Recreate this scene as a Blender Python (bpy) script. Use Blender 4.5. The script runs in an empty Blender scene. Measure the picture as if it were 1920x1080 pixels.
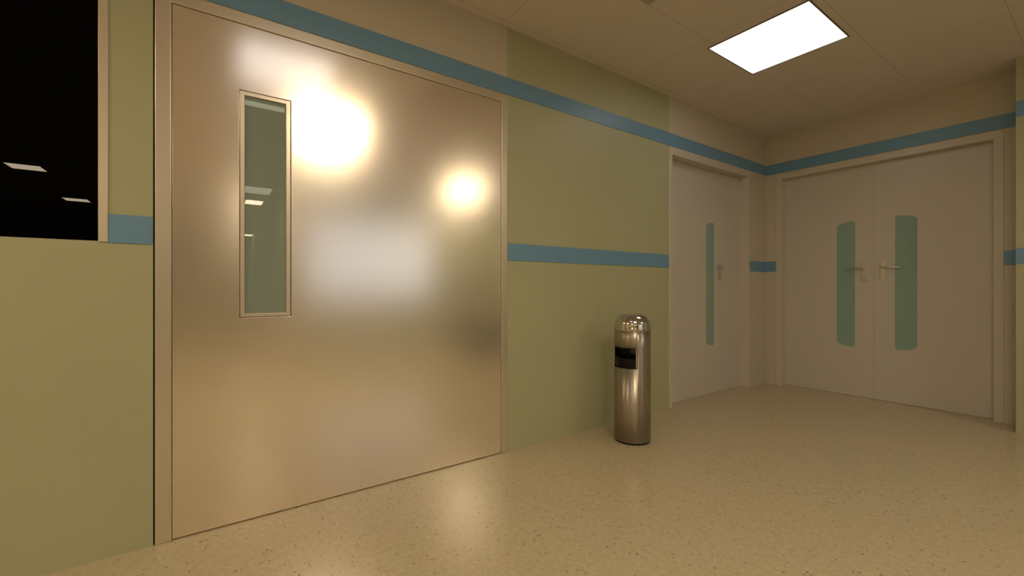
import bpy, bmesh, math, random
from mathutils import Vector, Matrix
S = bpy.context.scene
C = S.collection
PI = math.pi

# ------------------------------------------------------------------ measures (metres)
H = 1.05            # eye height
D = 2.2814          # the left wall is the plane x = -D
B = 5.064           # the back wall is the plane y = B
U0, U1 = 2.2893, 2.4001   # upper blue band
L0, L1 = 1.2263, 1.3386   # lower blue band
CZ = 2.7213         # ceiling
PX, PY = -0.45, 4.79      # green wall that steps forward at the right
XO = 2.9            # wall opposite the steel door
YC = 1.22           # corridor side wall
YF = -3.4           # wall behind the camera
XE = 13.0           # far end of the corridor

# ------------------------------------------------------------------ materials
def mat(name, col, rough=0.5, metal=0.0, spec=0.5, ior=1.5, emit=None, strength=0.0, coat=0.0, noise=0.0, nscale=6.0, bump=0.0, bscale=200.0):
    m = bpy.data.materials.new(name); m.use_nodes = True
    nt = m.node_tree; b = nt.nodes['Principled BSDF']
    b.inputs['Base Color'].default_value = (*col, 1)
    b.inputs['Roughness'].default_value = rough
    b.inputs['Metallic'].default_value = metal
    b.inputs['IOR'].default_value = ior
    b.inputs['Specular IOR Level'].default_value = spec
    b.inputs['Coat Weight'].default_value = coat
    if emit:
        b.inputs['Emission Color'].default_value = (*emit, 1)
        b.inputs['Emission Strength'].default_value = strength
    if noise or bump:
        tc = nt.nodes.new('ShaderNodeTexCoord')
    if noise:
        n = nt.nodes.new('ShaderNodeTexNoise'); n.inputs['Scale'].default_value = nscale; n.inputs['Detail'].default_value = 4
        nt.links.new(tc.outputs['Object'], n.inputs['Vector'])
        r = nt.nodes.new('ShaderNodeMapRange')
        r.inputs['From Min'].default_value = .3; r.inputs['From Max'].default_value = .7
        r.inputs['To Min'].default_value = 1 - noise; r.inputs['To Max'].default_value = 1 + noise
        nt.links.new(n.outputs['Fac'], r.inputs['Value'])
        v = nt.nodes.new('ShaderNodeVectorMath'); v.operation = 'SCALE'; v.inputs[0].default_value = col
        nt.links.new(r.outputs['Result'], v.inputs['Scale'])
        nt.links.new(v.outputs['Vector'], b.inputs['Base Color'])
    if bump:
        n2 = nt.nodes.new('ShaderNodeTexNoise'); n2.inputs['Scale'].default_value = bscale; n2.inputs['Detail'].default_value = 2
        nt.links.new(tc.outputs['Object'], n2.inputs['Vector'])
        bp = nt.nodes.new('ShaderNodeBump'); bp.inputs['Strength'].default_value = bump; bp.inputs['Distance'].default_value = .002
        nt.links.new(n2.outputs['Fac'], bp.inputs['Height']); nt.links.new(bp.outputs['Normal'], b.inputs['Normal'])
    return m

M = {}
M['green'] = mat('green_wall_vinyl', (.41, .41, .25), .42, noise=.02, nscale=2)
M['beige'] = mat('beige_wall_paint', (.54, .49, .38), .5, noise=.015, nscale=2)
M['blue'] = mat('blue_band_vinyl', (.15, .30, .455), .36)
M['paint'] = mat('door_paint', (.56, .52, .45), .3)
M['framepaint'] = mat('door_frame_paint', (.57, .52, .435), .32)
M['steel'] = mat('brushed_steel', (.94, .86, .75), .205, metal=.92)
M['framesteel'] = mat('frame_steel', (.70, .63, .51), .32, metal=.75)
M['binsteel'] = mat('bin_steel', (.46, .42, .36), .36, metal=1)
_nt = M['steel'].node_tree; _tg = _nt.nodes.new('ShaderNodeTangent'); _tg.direction_type = 'RADIAL'; _tg.axis = 'Z'
_pb = _nt.nodes['Principled BSDF']; _nt.links.new(_tg.outputs[0], _pb.inputs['Tangent'])
_pb.inputs['Anisotropic'].default_value = .3; _pb.inputs['Anisotropic Rotation'].default_value = .25
_nt = M['binsteel'].node_tree; _tg = _nt.nodes.new('ShaderNodeTangent'); _tg.direction_type = 'RADIAL'; _tg.axis = 'Z'
_pb = _nt.nodes['Principled BSDF']; _nt.links.new(_tg.outputs[0], _pb.inputs['Tangent'])
_pb.inputs['Anisotropic'].default_value = .8; _pb.inputs['Anisotropic Rotation'].default_value = .25
M['chrome'] = mat('polished_steel', (.62, .58, .51), .08, metal=1)
M['handle'] = mat('satin_steel', (.7, .67, .6), .2, metal=1)
M['gap'] = mat('dark_gap', (.012, .009, .006), .8)
M['black'] = mat('black_liner', (.006, .005, .005), .35, spec=.25)
M['blackglass'] = mat('dark_window_glass', (.001, .001, .001), .0, ior=1.16)
M['windowframe'] = mat('window_frame_metal', (.70, .62, .48), .34, metal=.6)
M['vent'] = mat('vent_metal', (.42, .37, .30), .5)
M['lamptrim'] = mat('lamp_trim', (.16, .13, .09), .5)
M['concrete'] = mat('plaster_dark', (.30, .30, .22), .8)

def glass_mat(name, col, fac, tint):
    m = bpy.data.materials.new(name); m.use_nodes = True
    nt = m.node_tree; b = nt.nodes['Principled BSDF']; out = nt.nodes['Material Output']
    b.inputs['Base Color'].default_value = (*col, 1); b.inputs['Roughness'].default_value = .0
    t = nt.nodes.new('ShaderNodeBsdfTransparent'); t.inputs['Color'].default_value = (*tint, 1)
    mx = nt.nodes.new('ShaderNodeMixShader'); mx.inputs['Fac'].default_value = fac
    nt.links.new(b.outputs[0], mx.inputs[1]); nt.links.new(t.outputs[0], mx.inputs[2])
    nt.links.new(mx.outputs[0], out.inputs['Surface'])
    return m
M['visionglass'] = glass_mat('grey_green_glass', (.38, .455, .39), .35, (.58, .61, .54))
M['tealglass'] = glass_mat('teal_glass', (.32, .49, .42), .2, (.4, .55, .5))

# terrazzo floor
def floor_mat():
    m = bpy.data.materials.new('terrazzo'); m.use_nodes = True
    nt = m.node_tree; N = nt.nodes; K = nt.links; b = N['Principled BSDF']
    tc = N.new('ShaderNodeTexCoord')
    def chips(scale, thr, soft, seed):
        mp = N.new('ShaderNodeMapping'); mp.inputs['Location'].default_value = (seed, seed * .7, 0)
        K.new(tc.outputs['Object'], mp.inputs['Vector'])
        nz = N.new('ShaderNodeTexNoise'); nz.inputs['Scale'].default_value = scale * .9; nz.inputs['Detail'].default_value = 3
        K.new(mp.outputs[0], nz.inputs['Vector'])
        ad = N.new('ShaderNodeVectorMath'); ad.operation = 'MULTIPLY_ADD'
        ad.inputs[1].default_value = (1.2 / scale,) * 3
        K.new(nz.outputs['Color'], ad.inputs[0]); K.new(mp.outputs[0], ad.inputs[2])
        vo = N.new('ShaderNodeTexVoronoi'); vo.inputs['Scale'].default_value = scale
        K.new(ad.outputs[0], vo.inputs['Vector'])
        sp = N.new('ShaderNodeSeparateColor'); K.new(vo.outputs['Color'], sp.inputs[0])
        r1 = N.new('ShaderNodeMapRange'); r1.inputs['From Min'].default_value = thr; r1.inputs['From Max'].default_value = thr + .02
        K.new(sp.outputs[0], r1.inputs['Value'])
        r2 = N.new('ShaderNodeMapRange'); r2.inputs['From Min'].default_value = .30; r2.inputs['From Max'].default_value = .30 - soft
        K.new(vo.outputs['Distance'], r2.inputs['Value'])
        mu = N.new('ShaderNodeMath'); mu.operation = 'MULTIPLY'; K.new(r1.outputs[0], mu.inputs[0]); K.new(r2.outputs[0], mu.inputs[1])
        return mu
    base = N.new('ShaderNodeTexNoise'); base.inputs['Scale'].default_value = 45; base.inputs['Detail'].default_value = 6
    K.new(tc.outputs['Object'], base.inputs['Vector'])
    cr = N.new('ShaderNodeValToRGB')
    cr.color_ramp.elements[0].position = .3; cr.color_ramp.elements[0].color = (.46, .385, .25, 1)
    cr.color_ramp.elements[1].position = .7; cr.color_ramp.elements[1].color = (.53, .445, .295, 1)
    K.new(base.outputs['Fac'], cr.inputs[0])
    cur = cr.outputs[0]
    for (sc, thr, soft, seed, colr, amt) in ((62, .88, .08, 3.1, (.16, .10, .05, 1), .8), (110, .84, .1, 7.7, (.25, .17, .09, 1), .65), (75, .90, .1, 11.3, (.78, .70, .52, 1), .35)):
        ch = chips(sc, thr, soft, seed)
        fm = N.new('ShaderNodeMath'); fm.operation = 'MULTIPLY'; fm.inputs[1].default_value = amt; K.new(ch.outputs[0], fm.inputs[0])
        mx = N.new('ShaderNodeMix'); mx.data_type = 'RGBA'; mx.inputs[7].default_value = colr
        K.new(fm.outputs[0], mx.inputs[0]); K.new(cur, mx.inputs[6]); cur = mx.outputs[2]
    K.new(cur, b.inputs['Base Color'])
    b.inputs['Roughness'].default_value = .2
    b.inputs['Specular IOR Level'].default_value = .62
    return m
M['floor'] = floor_mat()

def ceil_mat():
    m = bpy.data.materials.new('ceiling_tiles'); m.use_nodes = True
    nt = m.node_tree; N = nt.nodes; K = nt.links; b = N['Principled BSDF']
    b.inputs['Roughness'].default_value = .6
    tc = N.new('ShaderNodeTexCoord'); sx = N.new('ShaderNodeSeparateXYZ'); K.new(tc.outputs['Object'], sx.inputs[0])
    outs = []
    for ax, off, per in (('X', -1.007, .61), ('Y', 1.53, 1.22)):
        a = N.new('ShaderNodeMath'); a.operation = 'SUBTRACT'; a.inputs[1].default_value = off - per * 50; K.new(sx.outputs[ax], a.inputs[0])
        p = N.new('ShaderNodeMath'); p.operation = 'PINGPONG'; p.inputs[1].default_value = per / 2; K.new(a.outputs[0], p.inputs[0])
        l = N.new('ShaderNodeMath'); l.operation = 'LESS_THAN'; l.inputs[1].default_value = .0022; K.new(p.outputs[0], l.inputs[0])
        outs.append(l)
    mxm = N.new('ShaderNodeMath'); mxm.operation = 'MAXIMUM'; K.new(outs[0].outputs[0], mxm.inputs[0]); K.new(outs[1].outputs[0], mxm.inputs[1])
    mx = N.new('ShaderNodeMix'); mx.data_type = 'RGBA'
    mx.inputs[6].default_value = (.66, .60, .53, 1); mx.inputs[7].default_value = (.47, .41, .34, 1)
    K.new(mxm.outputs[0], mx.inputs[0]); K.new(mx.outputs[2], b.inputs['Base Color'])
    return m
M['ceiling'] = ceil_mat()

# ------------------------------------------------------------------ mesh helpers
def obj(name, bm, mats, parent=None, bevel=0.0, seg=2, smooth=True, loc=None):
    me = bpy.data.meshes.new(name); bm.normal_update(); bm.to_mesh(me); bm.free()
    if not isinstance(mats, (list, tuple)): mats = [mats]
    for m in mats: me.materials.append(m)
    o = bpy.data.objects.new(name, me); C.objects.link(o)
    if parent: o.parent = parent
    if loc: o.location = loc
    if smooth:
        for p in me.polygons: p.use_smooth = True
        try:
            me.set_sharp_from_angle(angle=math.radians(35))
        except Exception: pass
    if bevel:
        md = o.modifiers.new('bevel', 'BEVEL'); md.width = bevel; md.segments = seg; md.limit_method = 'ANGLE'
        md.harden_normals = True
    return o

def box(bm, x0, x1, y0, y1, z0, z1, mi=0):
    vs = [bm.verts.new((x, y, z)) for x in (x0, x1) for y in (y0, y1) for z in (z0, z1)]
    for f in ((0, 1, 3, 2), (4, 6, 7, 5), (0, 4, 5, 1), (2, 3, 7, 6), (0, 2, 6, 4), (1, 5, 7, 3)):
        fc = bm.faces.new([vs[i] for i in f]); fc.material_index = mi
    return bm

def boxes(lst):
    bm = bmesh.new()
    for b in lst: box(bm, *b)
    bmesh.ops.recalc_face_normals(bm, faces=bm.faces)
    return bm

def tag(o, label=None, cat=None, group=None, kind=None):
    if label: o['label'] = label
    if cat: o['category'] = cat
    if group: o['group'] = group
    if kind: o['kind'] = kind
    return o

def empty(name, loc=(0, 0, 0)):
    o = bpy.data.objects.new(name, None); o.location = loc; o.empty_display_size = .1; C.objects.link(o); return o

def struct(o, label, cat): return tag(o, label, cat, kind='structure')

def prism(bm, outline, axis, a0, a1, mi=0, hole=None):
    """outline: list of (u, z) ; axis 'x' -> u is y, extruded along x ; axis 'y' -> u is x, extruded along y"""
    def P(u, z, a): return (a, u, z) if axis == 'x' else (u, a, z)
    def ring(o, a): return [bm.verts.new(P(u, z, a)) for u, z in o]
    r0, r1 = ring(outline, a0), ring(outline, a1)
    n = len(outline)
    for i in range(n): bm.faces.new((r0[i], r0[(i+1) % n], r1[(i+1) % n], r1[i])).material_index = mi
    if hole is None:
        bm.faces.new(r0[::-1]).material_index = mi; bm.faces.new(r1).material_index = mi
    else:
        h0, h1 = ring(hole, a0), ring(hole, a1)
        k = len(hole)
        for i in range(k): bm.faces.new((h0[(i+1) % k], h0[i], h1[i], h1[(i+1) % k])).material_index = mi
        for R_, H_ in ((r0, h0), (r1, h1)):
            es = []
            for L_ in (R_, H_):
                for i in range(len(L_)):
                    e = bm.edges.get((L_[i], L_[(i+1) % len(L_)]))
                    es.append(e)
            g = bmesh.ops.triangle_fill(bm, use_beauty=True, edges=es)
            for f in g['geom']:
                if isinstance(f, bmesh.types.BMFace): f.material_index = mi
    return bm

def rect(u0, u1, z0, z1): return [(u0, z0), (u1, z0), (u1, z1), (u0, z1)]

def lozenge(u0, u1, z0, z1, outer, w, hgt, r=.018, n=10):
    """window outline: straight on the meeting side, long curved corners on the outer side (outer = 'lo' or 'hi')"""
    pts = []
    def arc(cx, cz, rx, rz, a0):
        for i in range(n + 1):
            a = a0 + PI / 2 * i / n
            pts.append((cx + rx * math.cos(a), cz + rz * math.sin(a)))
    lo = (w, hgt) if outer == 'lo' else (r, r)
    hi = (w, hgt) if outer == 'hi' else (r, r)
    arc(u0 + lo[0], z0 + lo[1], lo[0], lo[1], PI)
    arc(u1 - hi[0], z0 + hi[1], hi[0], hi[1], 1.5 * PI)
    arc(u1 - hi[0], z1 - hi[1], hi[0], hi[1], 0)
    arc(u0 + lo[0], z1 - lo[1], lo[0], lo[1], PI / 2)
    return pts

def offset(pts, d):
    n = len(pts); cu = sum(p[0] for p in pts) / n; cz = sum(p[1] for p in pts) / n
    out = []
    for i in range(n):
        a = Vector(pts[i-1]); b = Vector(pts[(i+1) % n]); t = (b - a)
        if t.length < 1e-9: out.append(pts[i]); continue
        t.normalize(); out.append((pts[i][0] + t.y * d, pts[i][1] - t.x * d))
    return out

def tube(bm, path, r, n=14, mi=0):
    rings = []
    path = [Vector(p) for p in path]
    for i, p in enumerate(path):
        t = (path[min(i+1, len(path)-1)] - path[max(i-1, 0)]).normalized()
        a = t.orthogonal().normalized() if i == 0 else (prev - t * prev.dot(t)).normalized()
        prev = a; b = t.cross(a)
        rings.append([bm.verts.new(p + r * (math.cos(2*PI*k/n) * a + math.sin(2*PI*k/n) * b)) for k in range(n)])
    for i in range(len(rings) - 1):
        for k in range(n):
            bm.faces.new((rings[i][k], rings[i][(k+1) % n], rings[i+1][(k+1) % n], rings[i+1][k]))
    bm.faces.new(rings[0][::-1]); bm.faces.new(rings[-1])
    bmesh.ops.recalc_face_normals(bm, faces=bm.faces)
    return bm

# ------------------------------------------------------------------ setting: shell
bm = boxes([(-2.6, XE + .2, YF - .2, B + .4, -.1, 0)])
struct(obj('floor', bm, M['floor'], smooth=False), 'glossy tan terrazzo floor with dark flecks', 'floor')
bm = boxes([(-2.6, XE + .2, YF - .2, B + .4, CZ, CZ + .1)])
struct(obj('ceiling', bm, M['ceiling'], smooth=False), 'plain beige tiled ceiling with thin seams', 'ceiling')

T = .2
bm = boxes([
    (-D-T, -D, YF - T, -2.2, 0, CZ, 0),
    (-D-T, -D, -2.2, -.311, 0, 1.229, 0),
    (-D-T, -D, -2.2, -.311, U0, CZ, 0),
    (-D-T, -D, -.311, -.176, 0, CZ, 0),
    (-D-T, -D, -.176, 1.576, U0 - .002, CZ, 1),
    (-D-T, -D, 1.576, 3.283, 0, CZ, 0),
    (-D-T, -D, 3.283, 4.684, U0 - .002, CZ, 1),
    (-D-T, -D, 4.684, B + T, 0, CZ, 1)])
struct(obj('wall_left', bm, [M['green'], M['beige']], smooth=False), 'olive green and beige wall holding the steel door', 'wall')
bm = boxes([
    (-D, -2.183, B, B + T, 0, CZ, 0),
    (-2.183, -.537, B, B + T, U0 - .002, CZ, 0),
    (-.537, PX + .02, B, B + T, 0, CZ, 0)])
struct(obj('wall_back', bm, M['beige'], smooth=False), 'beige end wall around the wide double door', 'wall')
bm = boxes([(PX, XO + T, PY, B + T, 0, CZ, 0)])
struct(obj('wall_right', bm, M['green'], smooth=False), 'olive green wall stepping forward right of the wide double door', 'wall')
# unseen side of the hall: opposite wall with an added glow panel, corridor running away
WY0, WY1, WZ0, WZ1 = 1.27, 3.45, .9, 2.2
bm = boxes([
    (XO, XO + T, YC, WY0, 0, CZ, 0), (XO, XO + T, WY1, PY, 0, CZ, 0),
    (XO, XO + T, WY0, WY1, 0, WZ0, 0), (XO, XO + T, WY0, WY1, WZ1, CZ, 0)])
struct(obj('wall_opposite', bm, M['green'], smooth=False), 'olive green wall facing the steel door', 'wall')
bm = boxes([(XO + T, XE, YC, YC + T, 0, CZ, 0)])
struct(obj('wall_corridor', bm, M['beige'], smooth=False), 'beige side wall of the long corridor', 'wall')
bm = boxes([(-D, XE, YF - T, YF, 0, CZ, 0)])
struct(obj('wall_front', bm, M['beige'], smooth=False), 'beige wall behind the viewer', 'wall')
bm = boxes([(XE, XE + T, YF - T, YC + T, 0, CZ, 0)])
struct(obj('wall_end', bm, M['green'], smooth=False), 'green wall closing the far end of the corridor', 'wall')

# blue bands, 4 mm proud of the wall
E_ = .004
def band(n, lst, label):
    o = obj('trim_%d' % n, boxes(lst), M['blue'], bevel=.0012, seg=1); struct(o, label, 'wall band')
band(1, [(-D, -D + E_, YF, B - E_, U0, U1)], 'upper blue band along the steel door wall')
band(2, [(-D + E_, PX, B - E_, B, U0, U1)], 'upper blue band above the wide double door')
band(3, [(-D, -D + E_, -.311, -.178, L0, L1)], 'short lower blue band between dark window and steel door')
band(4, [(-D, -D + E_, 1.580, 3.281, L0, L1)], 'long lower blue band behind the steel bin')
band(5, [(-D, -D + E_, 4.692, B - E_, L0, L1), (-D, -2.183, B - E_, B, L0, L1)], 'lower blue band wrapping the inner corner between the painted doors')
band(6, [(-.537, PX, B - E_, B, L0, L1)], 'tiny lower blue band just right of the wide double door')
band(7, [(PX, XO, PY - E_, PY, U0, U1)], 'upper blue band on the forward green wall')
band(8, [(PX - .001, XO, PY - E_, PY, L0, L1)], 'lower blue band on the forward green wall')
band(9, [(XO - E_, XO, YC, PY - E_, U0, U1), (XO - E_, XO, YC, WY0 - .06, L0, L1), (XO - E_, XO, WY1 + .06, PY - E_, L0, L1)], 'blue bands on the wall facing the steel door')

# ------------------------------------------------------------------ window_1 : dark glass at the far left
w = empty('window_1', (-D, -1.25, 1.229)); struct(w, 'black glass window with pale metal edge at the far left', 'window')
def wl(name, lst, m, parent, **k):
    """boxes given in world coordinates, stored local to the parent's location"""
    bm = boxes(lst); bmesh.ops.translate(bm, verts=bm.verts, vec=-Vector(parent.location)); return obj(name, bm, m, parent, **k)
wl('glass', [(-D - .03, -D - .004, -2.172, -.339, 1.2315, U0 - .03)], M['blackglass'], w, smooth=False)
wl('window_frame', [(-D - .06, -D + .006, -.339, -.311, 1.229, U0), (-D - .06, -D + .006, -2.2, -2.172, 1.229, U0),
                    (-D - .06, -D + .006, -2.172, -.339, U0 - .03, U0), (-D - .06, -D + .001, -2.172, -.339, 1.2290, 1.2315)], M['windowframe'], w, bevel=.0015)

# glow_panel : unseen glowing pane, added for the cool glow on the steel door
M['coolglow'] = mat('cool_glow_glass', (.7, .75, .8), .5, emit=(.74, .84, 1.05), strength=.52)
w2 = empty('glow_panel', (XO, (WY0 + WY1) / 2, WZ0)); struct(w2, 'added window-shaped cool glow panel on the wall facing the steel door', 'window')
wl('glass', [(XO + .05, XO + .07, WY0 + .04, WY1 - .04, WZ0 + .04, WZ1 - .04)], M['coolglow'], w2, smooth=False)
wl('window_frame', [(XO - .01, XO + .12, WY0, WY0 + .04, WZ0, WZ1), (XO - .01, XO + .12, WY1 - .04, WY1, WZ0, WZ1),
                    (XO - .01, XO + .12, WY0 + .04, WY1 - .04, WZ0, WZ0 + .04), (XO - .01, XO + .12, WY0 + .04, WY1 - .04, WZ1 - .04, WZ1)], M['framepaint'], w2)

# ------------------------------------------------------------------ door_1 : wide steel door
d1 = empty('door_1', (-D, .7, 0)); struct(d1, 'wide brushed steel door with a narrow glass panel', 'door')
Z1 = 2.235
fy0, fy1 = -.171, 1.576
ly0, ly1 = -.1165, 1.531
def U_frame(axis, a0, a1, u0, u1, v0, v1, zt, zi, pz):
    """three-sided frame as one prism: outer u0..u1 up to zt, opening v0..v1 up to zi"""
    bm = bmesh.new()
    o = [(u0, 0), (v0, 0), (v0, zi), (v1, zi), (v1, 0), (u1, 0), (u1, zt), (u0, zt)]
    if axis == 'y': o = o
    prism(bm, o, axis, a0, a1)
    bmesh.ops.recalc_face_normals(bm, faces=bm.faces)
    bmesh.ops.translate(bm, verts=bm.verts, vec=-Vector(pz)); return bm
obj('door_frame', U_frame('x', -D - .14, -D + .004, fy0, fy1, ly0, ly1, U0 - .002, Z1, d1.location), M['framesteel'], d1, bevel=.004, seg=4)
# leaf with an opening for the glass panel
vy0, vy1, vz0, vz1 = .122, .330, .917, 1.938        # outer edge of glazing bead
gy0, gy1, gz0, gz1 = .142, .308, .935, 1.917        # glass
bm = bmesh.new()
prism(bm, rect(ly0 + .0012, ly1 - .0012, .005, Z1 - .0015), 'x', -D - .050, -D - .0015, hole=rect(vy0 + .0, vy1, vz0, vz1))
bmesh.ops.recalc_face_normals(bm, faces=bm.faces); bmesh.ops.translate(bm, verts=bm.verts, vec=-Vector(d1.location))
leaf = obj('door_leaf', bm, M['steel'], d1, smooth=False, bevel=.002)
bm = bmesh.new()
prism(bm, rect(vy0 + .002, vy1 - .002, vz0 + .002, vz1 - .002), 'x', -D - .048, -D + .0005, hole=rect(gy0, gy1, gz0, gz1))
bmesh.ops.recalc_face_normals(bm, faces=bm.faces); bmesh.ops.translate(bm, verts=bm.verts, vec=-Vector(d1.location))
gb = obj('glazing_bead', bm, M['framesteel'], leaf, bevel=.0025, smooth=False)
bm = boxes([(-D - .016, -D - .008, gy0 - .005, gy1 + .005, gz0 - .005, gz1 + .005)])
bmesh.ops.translate(bm, verts=bm.verts, vec=-Vector(d1.location))
obj('glass', bm, M['visionglass'], leaf, smooth=False)['label'] = 'grey green glass'
# shadow gap strip left of the frame
bm = boxes([(-D - .14, -D - .02, -.176, -.171, 0, U0 - .002)])
bmesh.ops.translate(bm, verts=bm.verts, vec=-Vector(d1.location)); obj('joint_gap', bm, M['gap'], d1, smooth=False)

# ------------------------------------------------------------------ lever handle on a backplate
def lever(parent, axis, u, z, face, direction, sgn=-1, name='handle', plate=(.017, .115, .055)):
    """axis 'y': plate faces -y at y=face, lever along x ; axis 'x': plate faces +x at x=face, lever along y"""
    def P(a, b, c):   # a = along wall, b = out of wall, c = height
        return Vector((u + a, face - b, z + c)) if axis == 'y' else Vector((face + b, u + a, z + c))
    pl = Vector(parent_world[parent.name])
    bm = bmesh.new()
    w_, dn, up = plate
    pts = []
    for cx, cz, a0 in ((w_ - .006, up - .006, 0), (-w_ + .006, up - .006, PI/2), (-w_ + .006, -dn + .006, PI), (w_ - .006, -dn + .006, 1.5*PI)):
        for i in range(5):
            a = a0 + PI/2*i/4; pts.append((cx + .006*math.cos(a), cz + .006*math.sin(a)))
    f0 = [bm.verts.new(P(a, 0, c) - pl) for a, c in pts]; f1 = [bm.verts.new(P(a, .008, c) - pl) for a, c in pts]
    for i in range(len(pts)): bm.faces.new((f0[i], f0[(i+1) % len(pts)], f1[(i+1) % len(pts)], f1[i]))
    bm.faces.new(f1); bm.faces.new(f0[::-1]); bmesh.ops.recalc_face_normals(bm, faces=bm.faces)
    hnd = obj(name, bm, M['handle'], parent, bevel=.0015)
    bm = bmesh.new()
    path = [P(0, .004, 0), P(0, .030, 0), P(0, .040, 0), P(direction*.004, .047, 0), P(direction*.012, .052, 0), P(direction*.03, .053, 0), P(direction*.122, .053, 0), P(direction*.128, .05, 0)]
    tube(bm, [p - pl for p in path], .0085)
    obj('lever', bm, M['handle'], hnd)
    bm = bmesh.new()
    tube(bm, [P(0, .007, -.078) - pl, P(0, .0125, -.078) - pl], .0095, 18)
    obj('lock_cylinder', bm, M['handle'], hnd)
    return hnd
parent_world = {}

# ------------------------------------------------------------------ door_2 : narrow painted double door in the left wall
d2 = empty('door_2', (-D, 4.0, 0)); struct(d2, 'beige painted door pair with narrow curved window beside the bin', 'door')
R2 = .09
obj('door_frame', U_frame('x', -D - .17, -D + .005, 3.283, 4.684, 3.330, 4.640, U0 - .002, 2.217, d2.location), M['framepaint'], d2, bevel=.003)
leafx0, leafx1 = -D - R2 - .045, -D - R2
def leaf_x(y0, y1, win, outer):
    bm = bmesh.new()
    hole = lozenge(*win, outer, .10, .045) if win else None
    prism(bm, rect(y0, y1, .002, 2.216), 'x', leafx0, leafx1, hole=hole)
    bmesh.ops.recalc_face_normals(bm, faces=bm.faces); bmesh.ops.translate(bm, verts=bm.verts, vec=-Vector(d2.location))
    lf = obj('door_leaf', bm, M['paint'], d2, smooth=False)
    if win:
        bm = bmesh.new(); prism(bm, offset(lozenge(*win, outer, .10, .045), .001), 'x', leafx0 + .015, leafx1 - .003)
        bmesh.ops.recalc_face_normals(bm, faces=bm.faces); bmesh.ops.translate(bm, verts=bm.verts, vec=-Vector(d2.location))
        obj('glass', bm, M['tealglass'], lf, smooth=False)['label'] = 'dark teal glass strip'
    return lf
la = leaf_x(3.3305, 4.3115, (4.018, 4.160, .478, 1.700), 'lo')
lb = leaf_x(4.3125, 4.6395, None, None)
parent_world[la.name] = d2.location[:]
lever(la, 'x', 4.252, 1.247, leafx1, -1)

# ------------------------------------------------------------------ door_3 : wide painted double door in the back wall
d3 = empty('door_3', (-1.36, B, 0)); struct(d3, 'wide beige painted double door with two curved windows', 'door')
R3 = .08
obj('door_frame', U_frame('y', B - .005, B + .17, -2.183, -.537, -2.126, -.592, U0 - .002, 2.222, d3.location), M['framepaint'], d3, bevel=.003)
ly_0, ly_1 = B + R3, B + R3 + .045
def leaf_y(x0, x1, win, outer):
    bm = bmesh.new(); lz = lozenge(*win, outer, .115, .05)
    prism(bm, rect(x0, x1, .002, 2.221), 'y', ly_0, ly_1, hole=lz)
    bmesh.ops.recalc_face_normals(bm, faces=bm.faces); bmesh.ops.translate(bm, verts=bm.verts, vec=-Vector(d3.location))
    lf = obj('door_leaf', bm, M['paint'], d3, smooth=False)
    bm = bmesh.new(); prism(bm, offset(lz, .001), 'y', ly_0 + .003, ly_0 + .03)
    bmesh.ops.recalc_face_normals(bm, faces=bm.faces); bmesh.ops.translate(bm, verts=bm.verts, vec=-Vector(d3.location))
    obj('glass', bm, M['tealglass'], lf, smooth=False)['label'] = 'dark teal glass with rounded outer corners'
    parent_world[lf.name] = d3.location[:]
    return lf
l3 = leaf_y(-2.1255, -1.3586, (-1.653, -1.505, .478, 1.700), 'lo')
l4 = leaf_y(-1.3574, -.5925, (-1.207, -1.054, .487, 1.708), 'hi')
lever(l3, 'y', -1.432, 1.240, ly_0, -1)
lever(l4, 'y', -1.292, 1.240, ly_0, 1)

# ------------------------------------------------------------------ waste bin
bx_, by_ = -1.966, 2.413
R = .1225
bin_ = empty('waste_bin', (bx_, by_, 0)); tag(bin_, 'tall cylindrical steel waste bin with domed lid and black opening', 'waste bin')
OA = math.radians(-93); HA = math.radians(59)     # opening faces down the hall
zo0, zo1 = .508, .648
def cyl_wall(bm, r, z0, z1, a0, a1, n, mi=0):
    ra = [(r * math.cos(a0 + (a1-a0)*i/n), r * math.sin(a0 + (a1-a0)*i/n)) for i in range(n + 1)]
    lo = [bm.verts.new((x, y, z0)) for x, y in ra]; hi = [bm.verts.new((x, y, z1)) for x, y in ra]
    for i in range(n): bm.faces.new((lo[i], lo[i+1], hi[i+1], hi[i])).material_index = mi
bm = bmesh.new()
n1, n2 = 36, 60
cyl_wall(bm, R, .012, zo0, OA - HA, OA + HA, n1); cyl_wall(bm, R, .012, zo0, OA + HA, OA - HA + 2*PI, n2)
cyl_wall(bm, R, zo0, zo1, OA + HA, OA - HA + 2*PI, n2)
cyl_wall(bm, R, zo1, .768, OA - HA, OA + HA, n1); cyl_wall(bm, R, zo1, .768, OA + HA, OA - HA + 2*PI, n2)
bmesh.ops.remove_doubles(bm, verts=bm.verts, dist=1e-4)
body = obj('body', bm, M['binsteel'], bin_)
sd = body.modifiers.new('shell', 'SOLIDIFY'); sd.thickness = .0025; sd.offset = -1
def lathe(bm, prof, n=96):
    rings = []
    for r, z in prof:
        rings.append([bm.verts.new((r*math.cos(2*PI*k/n), r*math.sin(2*PI*k/n), z)) for k in range(n)] if r > 1e-6 else [bm.verts.new((0, 0, z))])
    for a, b in zip(rings, rings[1:]):
        for k in range(n):
            if len(a) == 1: bm.faces.new((a[0], b[k], b[(k+1) % n]))
            elif len(b) == 1: bm.faces.new((a[k], a[(k+1) % n], b[0]))
            else: bm.faces.new((a[k], a[(k+1) % n], b[(k+1) % n], b[k]))
    bmesh.ops.remove_doubles(bm, verts=bm.verts, dist=1e-6)
    bmesh.ops.recalc_face_normals(bm, faces=bm.faces); return bm
prof = [(R - .006, .760), (R + .0015, .760), (R + .0025, .765), (R + .0025, .778), (R + .0005, .783)]
rc, hc = .070, .082
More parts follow.
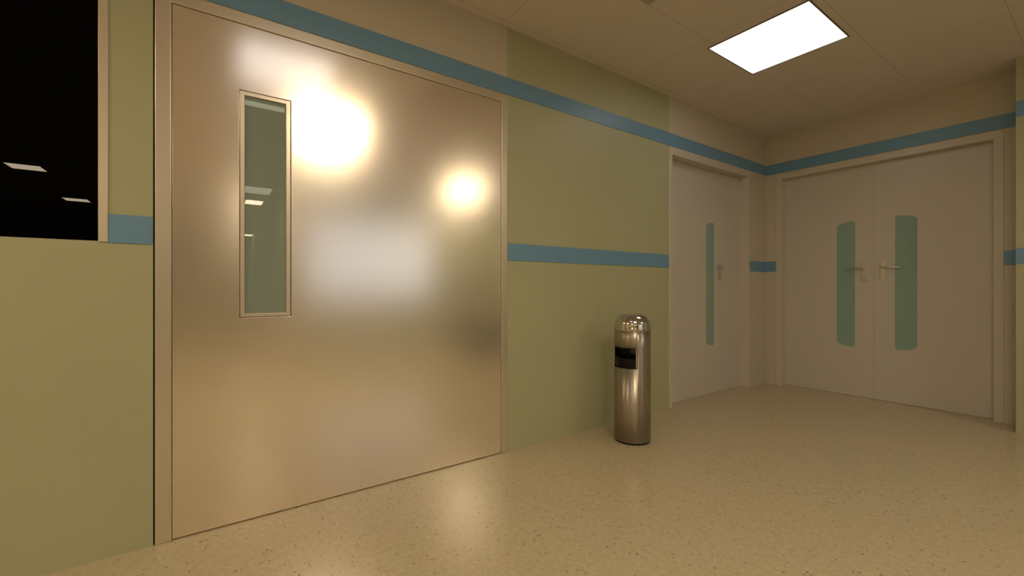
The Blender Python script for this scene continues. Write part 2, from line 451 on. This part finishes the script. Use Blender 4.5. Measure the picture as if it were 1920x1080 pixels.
for i in range(15):
    a = PI/2 * i/14
    prof.append((R - rc + rc*math.cos(a), .788 + hc*math.sin(a)))
prof += [(R - rc - .02, .8712), (0, .8735)]
lid = obj('domed_lid', lathe(bmesh.new(), prof), M['chrome'], bin_); lid['label'] = 'mirror-polished domed lid'
bm = bmesh.new(); lathe(bm, [(0, .012), (R - .012, .012), (R - .012, .575), (R - .014, .575), (R - .014, .02), (0, .02)])
lin = obj('inner_liner', bm, M['black'], bin_); lin['label'] = 'black inner liner behind the opening'
bm = bmesh.new(); cyl_wall(bm, R - .005, zo0 - .03, zo1 + .06, OA + HA - .1, OA - HA + 2*PI + .1, 60)
bs = obj('opening_back', bm, M['binsteel'], bin_)
pc = Vector((math.cos(OA), math.sin(OA))); pt = Vector((-pc.y, pc.x)); bm = bmesh.new()
c0 = pc * .02 + pt * -.012
prism(bm, [(c0.x - .010, .02), (c0.x + .010, .02), (c0.x + .010, zo1 + .09), (c0.x - .010, zo1 + .09)], 'y', c0.y - .004, c0.y + .004)
bmesh.ops.recalc_face_normals(bm, faces=bm.faces); obj('inner_post', bm, M['black'], bin_)
bm = bmesh.new(); lathe(bm, [(0, 0), (R - .004, 0), (R - .004, .012), (0, .012)]); obj('base_ring', bm, M['black'], bin_)

# ------------------------------------------------------------------ ceiling lights
WARM = (1.0, .82, .57)
def lamp_mat(name, col, s):
    return mat(name, (.8, .8, .8), .5, emit=col, strength=s)
def ceiling_light(x, y, sx, sy, m, label, group=None):
    o = empty('ceiling_light', (x, y, CZ)); tag(o, label, 'ceiling light', group)
    bm = bmesh.new(); t = .008
    a, b = sx/2, sy/2
    for q in ((-a-t, -a, -b-t, b+t), (a, a+t, -b-t, b+t), (-a, a, -b-t, -b), (-a, a, b, b+t)): box(bm, *q, -.006, 0)
    bmesh.ops.recalc_face_normals(bm, faces=bm.faces)
    obj('frame', bm, M['lamptrim'], o, smooth=False)
    obj('diffuser', boxes([(-a, a, -b, b, -.004, 0)]), m, o, smooth=False)
    return o
GL = 'square ceiling light panels of the hall'
LA = lamp_mat('panel_near', (1, .95, .92), 2.4)
LB = lamp_mat('panel_warm', WARM, 25)
LC = lamp_mat('panel_warm_side', WARM, 19)
LD = lamp_mat('panel_soft', (.97, .95, 1), 1.1)
LE = lamp_mat('panel_corridor', (1.0, .82, .58), 60)
LG = lamp_mat('panel_corridor_wide', (1.0, .82, .58), 30)
ceiling_light(-1.36, 3.165, .61, .61, LA, 'square white ceiling light in view above the corner', GL)
ceiling_light(.27, 1.04, .61, .61, LB, 'warm ceiling light mirrored as largest glow on steel door', GL)
ceiling_light(1.89, 3.57, .61, .61, LC, 'warm ceiling light mirrored as smaller right glow on steel door', GL)
ceiling_light(-.86, .50, .61, .61, LD, 'soft white ceiling light mirrored above the steel door glass', GL)
ceiling_light(4.18, -2.03, .35, .34, LE, 'small corridor light mirrored larger in the black window', GL)
ceiling_light(6.88, -2.00, .35, .34, LE, 'small corridor light mirrored second in the black window', GL)
ceiling_light(5.22, .76, .50, .29, LG, 'corridor light mirrored highest in the steel door glass', GL)
ceiling_light(11.4, 1.05, .50, .29, LG, 'corridor light mirrored lowest in the steel door glass', GL)

LH = lamp_mat('fill_behind', WARM, 20)  # fill panels added out of view to brighten the near left side
GB = 'added fill panels behind the viewer'
ceiling_light(1.48, -2.03, .61, .61, LH, 'added warm fill panel behind the viewer, out of view', GB)
ceiling_light(-1.22, -2.03, .61, .61, LH, 'added warm fill panel behind the viewer, out of view', GB)

# low black bench added out of view to make the steel door's dark blur
bn = empty('blur_bench', (1.88, 4.08, 0)); tag(bn, 'added unseen black bench, placed to make the dark blur low on the steel door', 'bench')
obj('seat', boxes([(-.42, .42, -.58, .58, .31, .39)]), M['black'], bn, bevel=.02)
obj('body', boxes([(-.38, .40, -.54, .54, .03, .31)]), M['black'], bn, bevel=.004)
for sx in (-.2, .2):
    for sy in (-.43, .43):
        obj('leg', boxes([(sx - .02, sx + .02, sy - .02, sy + .02, 0, .03)]), M['handle'], bn)

# air vent whose corner just enters the picture
v = empty('air_vent', (-1.312, 1.822, CZ)); tag(v, 'square metal air vent, its corner at the top picture edge', 'air vent')
bm = bmesh.new(); s = .305
for q in ((-s, -s+.03, -s, s), (s-.03, s, -s, s), (-s+.03, s-.03, -s, -s+.03), (-s+.03, s-.03, s-.03, s)): box(bm, *q, -.008, 0)
bmesh.ops.recalc_face_normals(bm, faces=bm.faces); obj('frame', bm, M['vent'], v, bevel=.002)
bm = bmesh.new()
for i in range(9):
    yy = -s + .03 + (i + .5) * (2*s - .06) / 9
    box(bm, -s+.03, s-.03, yy - .012, yy + .012, -.006, -.002)
bmesh.ops.recalc_face_normals(bm, faces=bm.faces); obj('louvre', bm, M['vent'], v, smooth=False)

# ------------------------------------------------------------------ room behind the steel door, seen faintly through its glass
bm = boxes([(-10.5, -D - T, -1.2, -1.1, 0, CZ), (-10.5, -D - T, 2.2, 2.3, 0, CZ), (-10.6, -10.5, -1.2, 2.3, 0, CZ),
            (-10.5, -2.6, -1.2, 2.3, CZ, CZ + .1), (-10.5, -2.6, -1.2, 2.3, -.1, 0)])
struct(obj('wall_beyond', bm, M['concrete'], smooth=False), 'dim room seen through the steel door glass', 'wall')
LR = lamp_mat('ghost_panel', (1, .95, .92), 3.4)  # added panels, standing in for pale ghost reflections in the glass
GR = 'added panels for the pale ghost reflections in the steel door glass'
ceiling_light(-4.55, .45, .13, .9, LR, 'added panel for the pale ghost reflection at top of the steel door glass', GR)
ceiling_light(-8.56, .72, .58, .40, LR, 'added panel for the pale ghost reflection midway down the steel door glass', GR)

# ------------------------------------------------------------------ camera
cam = bpy.data.cameras.new('camera'); co = bpy.data.objects.new('camera', cam); C.objects.link(co)
TH = .95511
co.location = (0, 0, H)
co.rotation_euler = (PI/2, 0, TH)
cam.sensor_width = 36; cam.lens = 36 * 810.94 / 1920
cam.clip_start = .02; cam.clip_end = 100
S.camera = co

w_ = bpy.data.worlds.new('world'); S.world = w_; w_.use_nodes = True
w_.node_tree.nodes['Background'].inputs[0].default_value = (0, 0, 0, 1)
w_.node_tree.nodes['Background'].inputs[1].default_value = 0
S.view_settings.view_transform = 'Standard'; S.view_settings.look = 'None'
S.view_settings.exposure = .17; S.view_settings.gamma = 1; S.view_settings.use_curve_mapping = False
S.cycles.use_denoising = True
try: S.cycles.denoiser = 'OPENIMAGEDENOISE'
except Exception: pass
S.cycles.max_bounces = 10; S.cycles.diffuse_bounces = 6; S.cycles.glossy_bounces = 5; S.cycles.transparent_max_bounces = 8
S.cycles.sample_clamp_indirect = 6
S.cycles.caustics_reflective = True; S.cycles.blur_glossy = .5
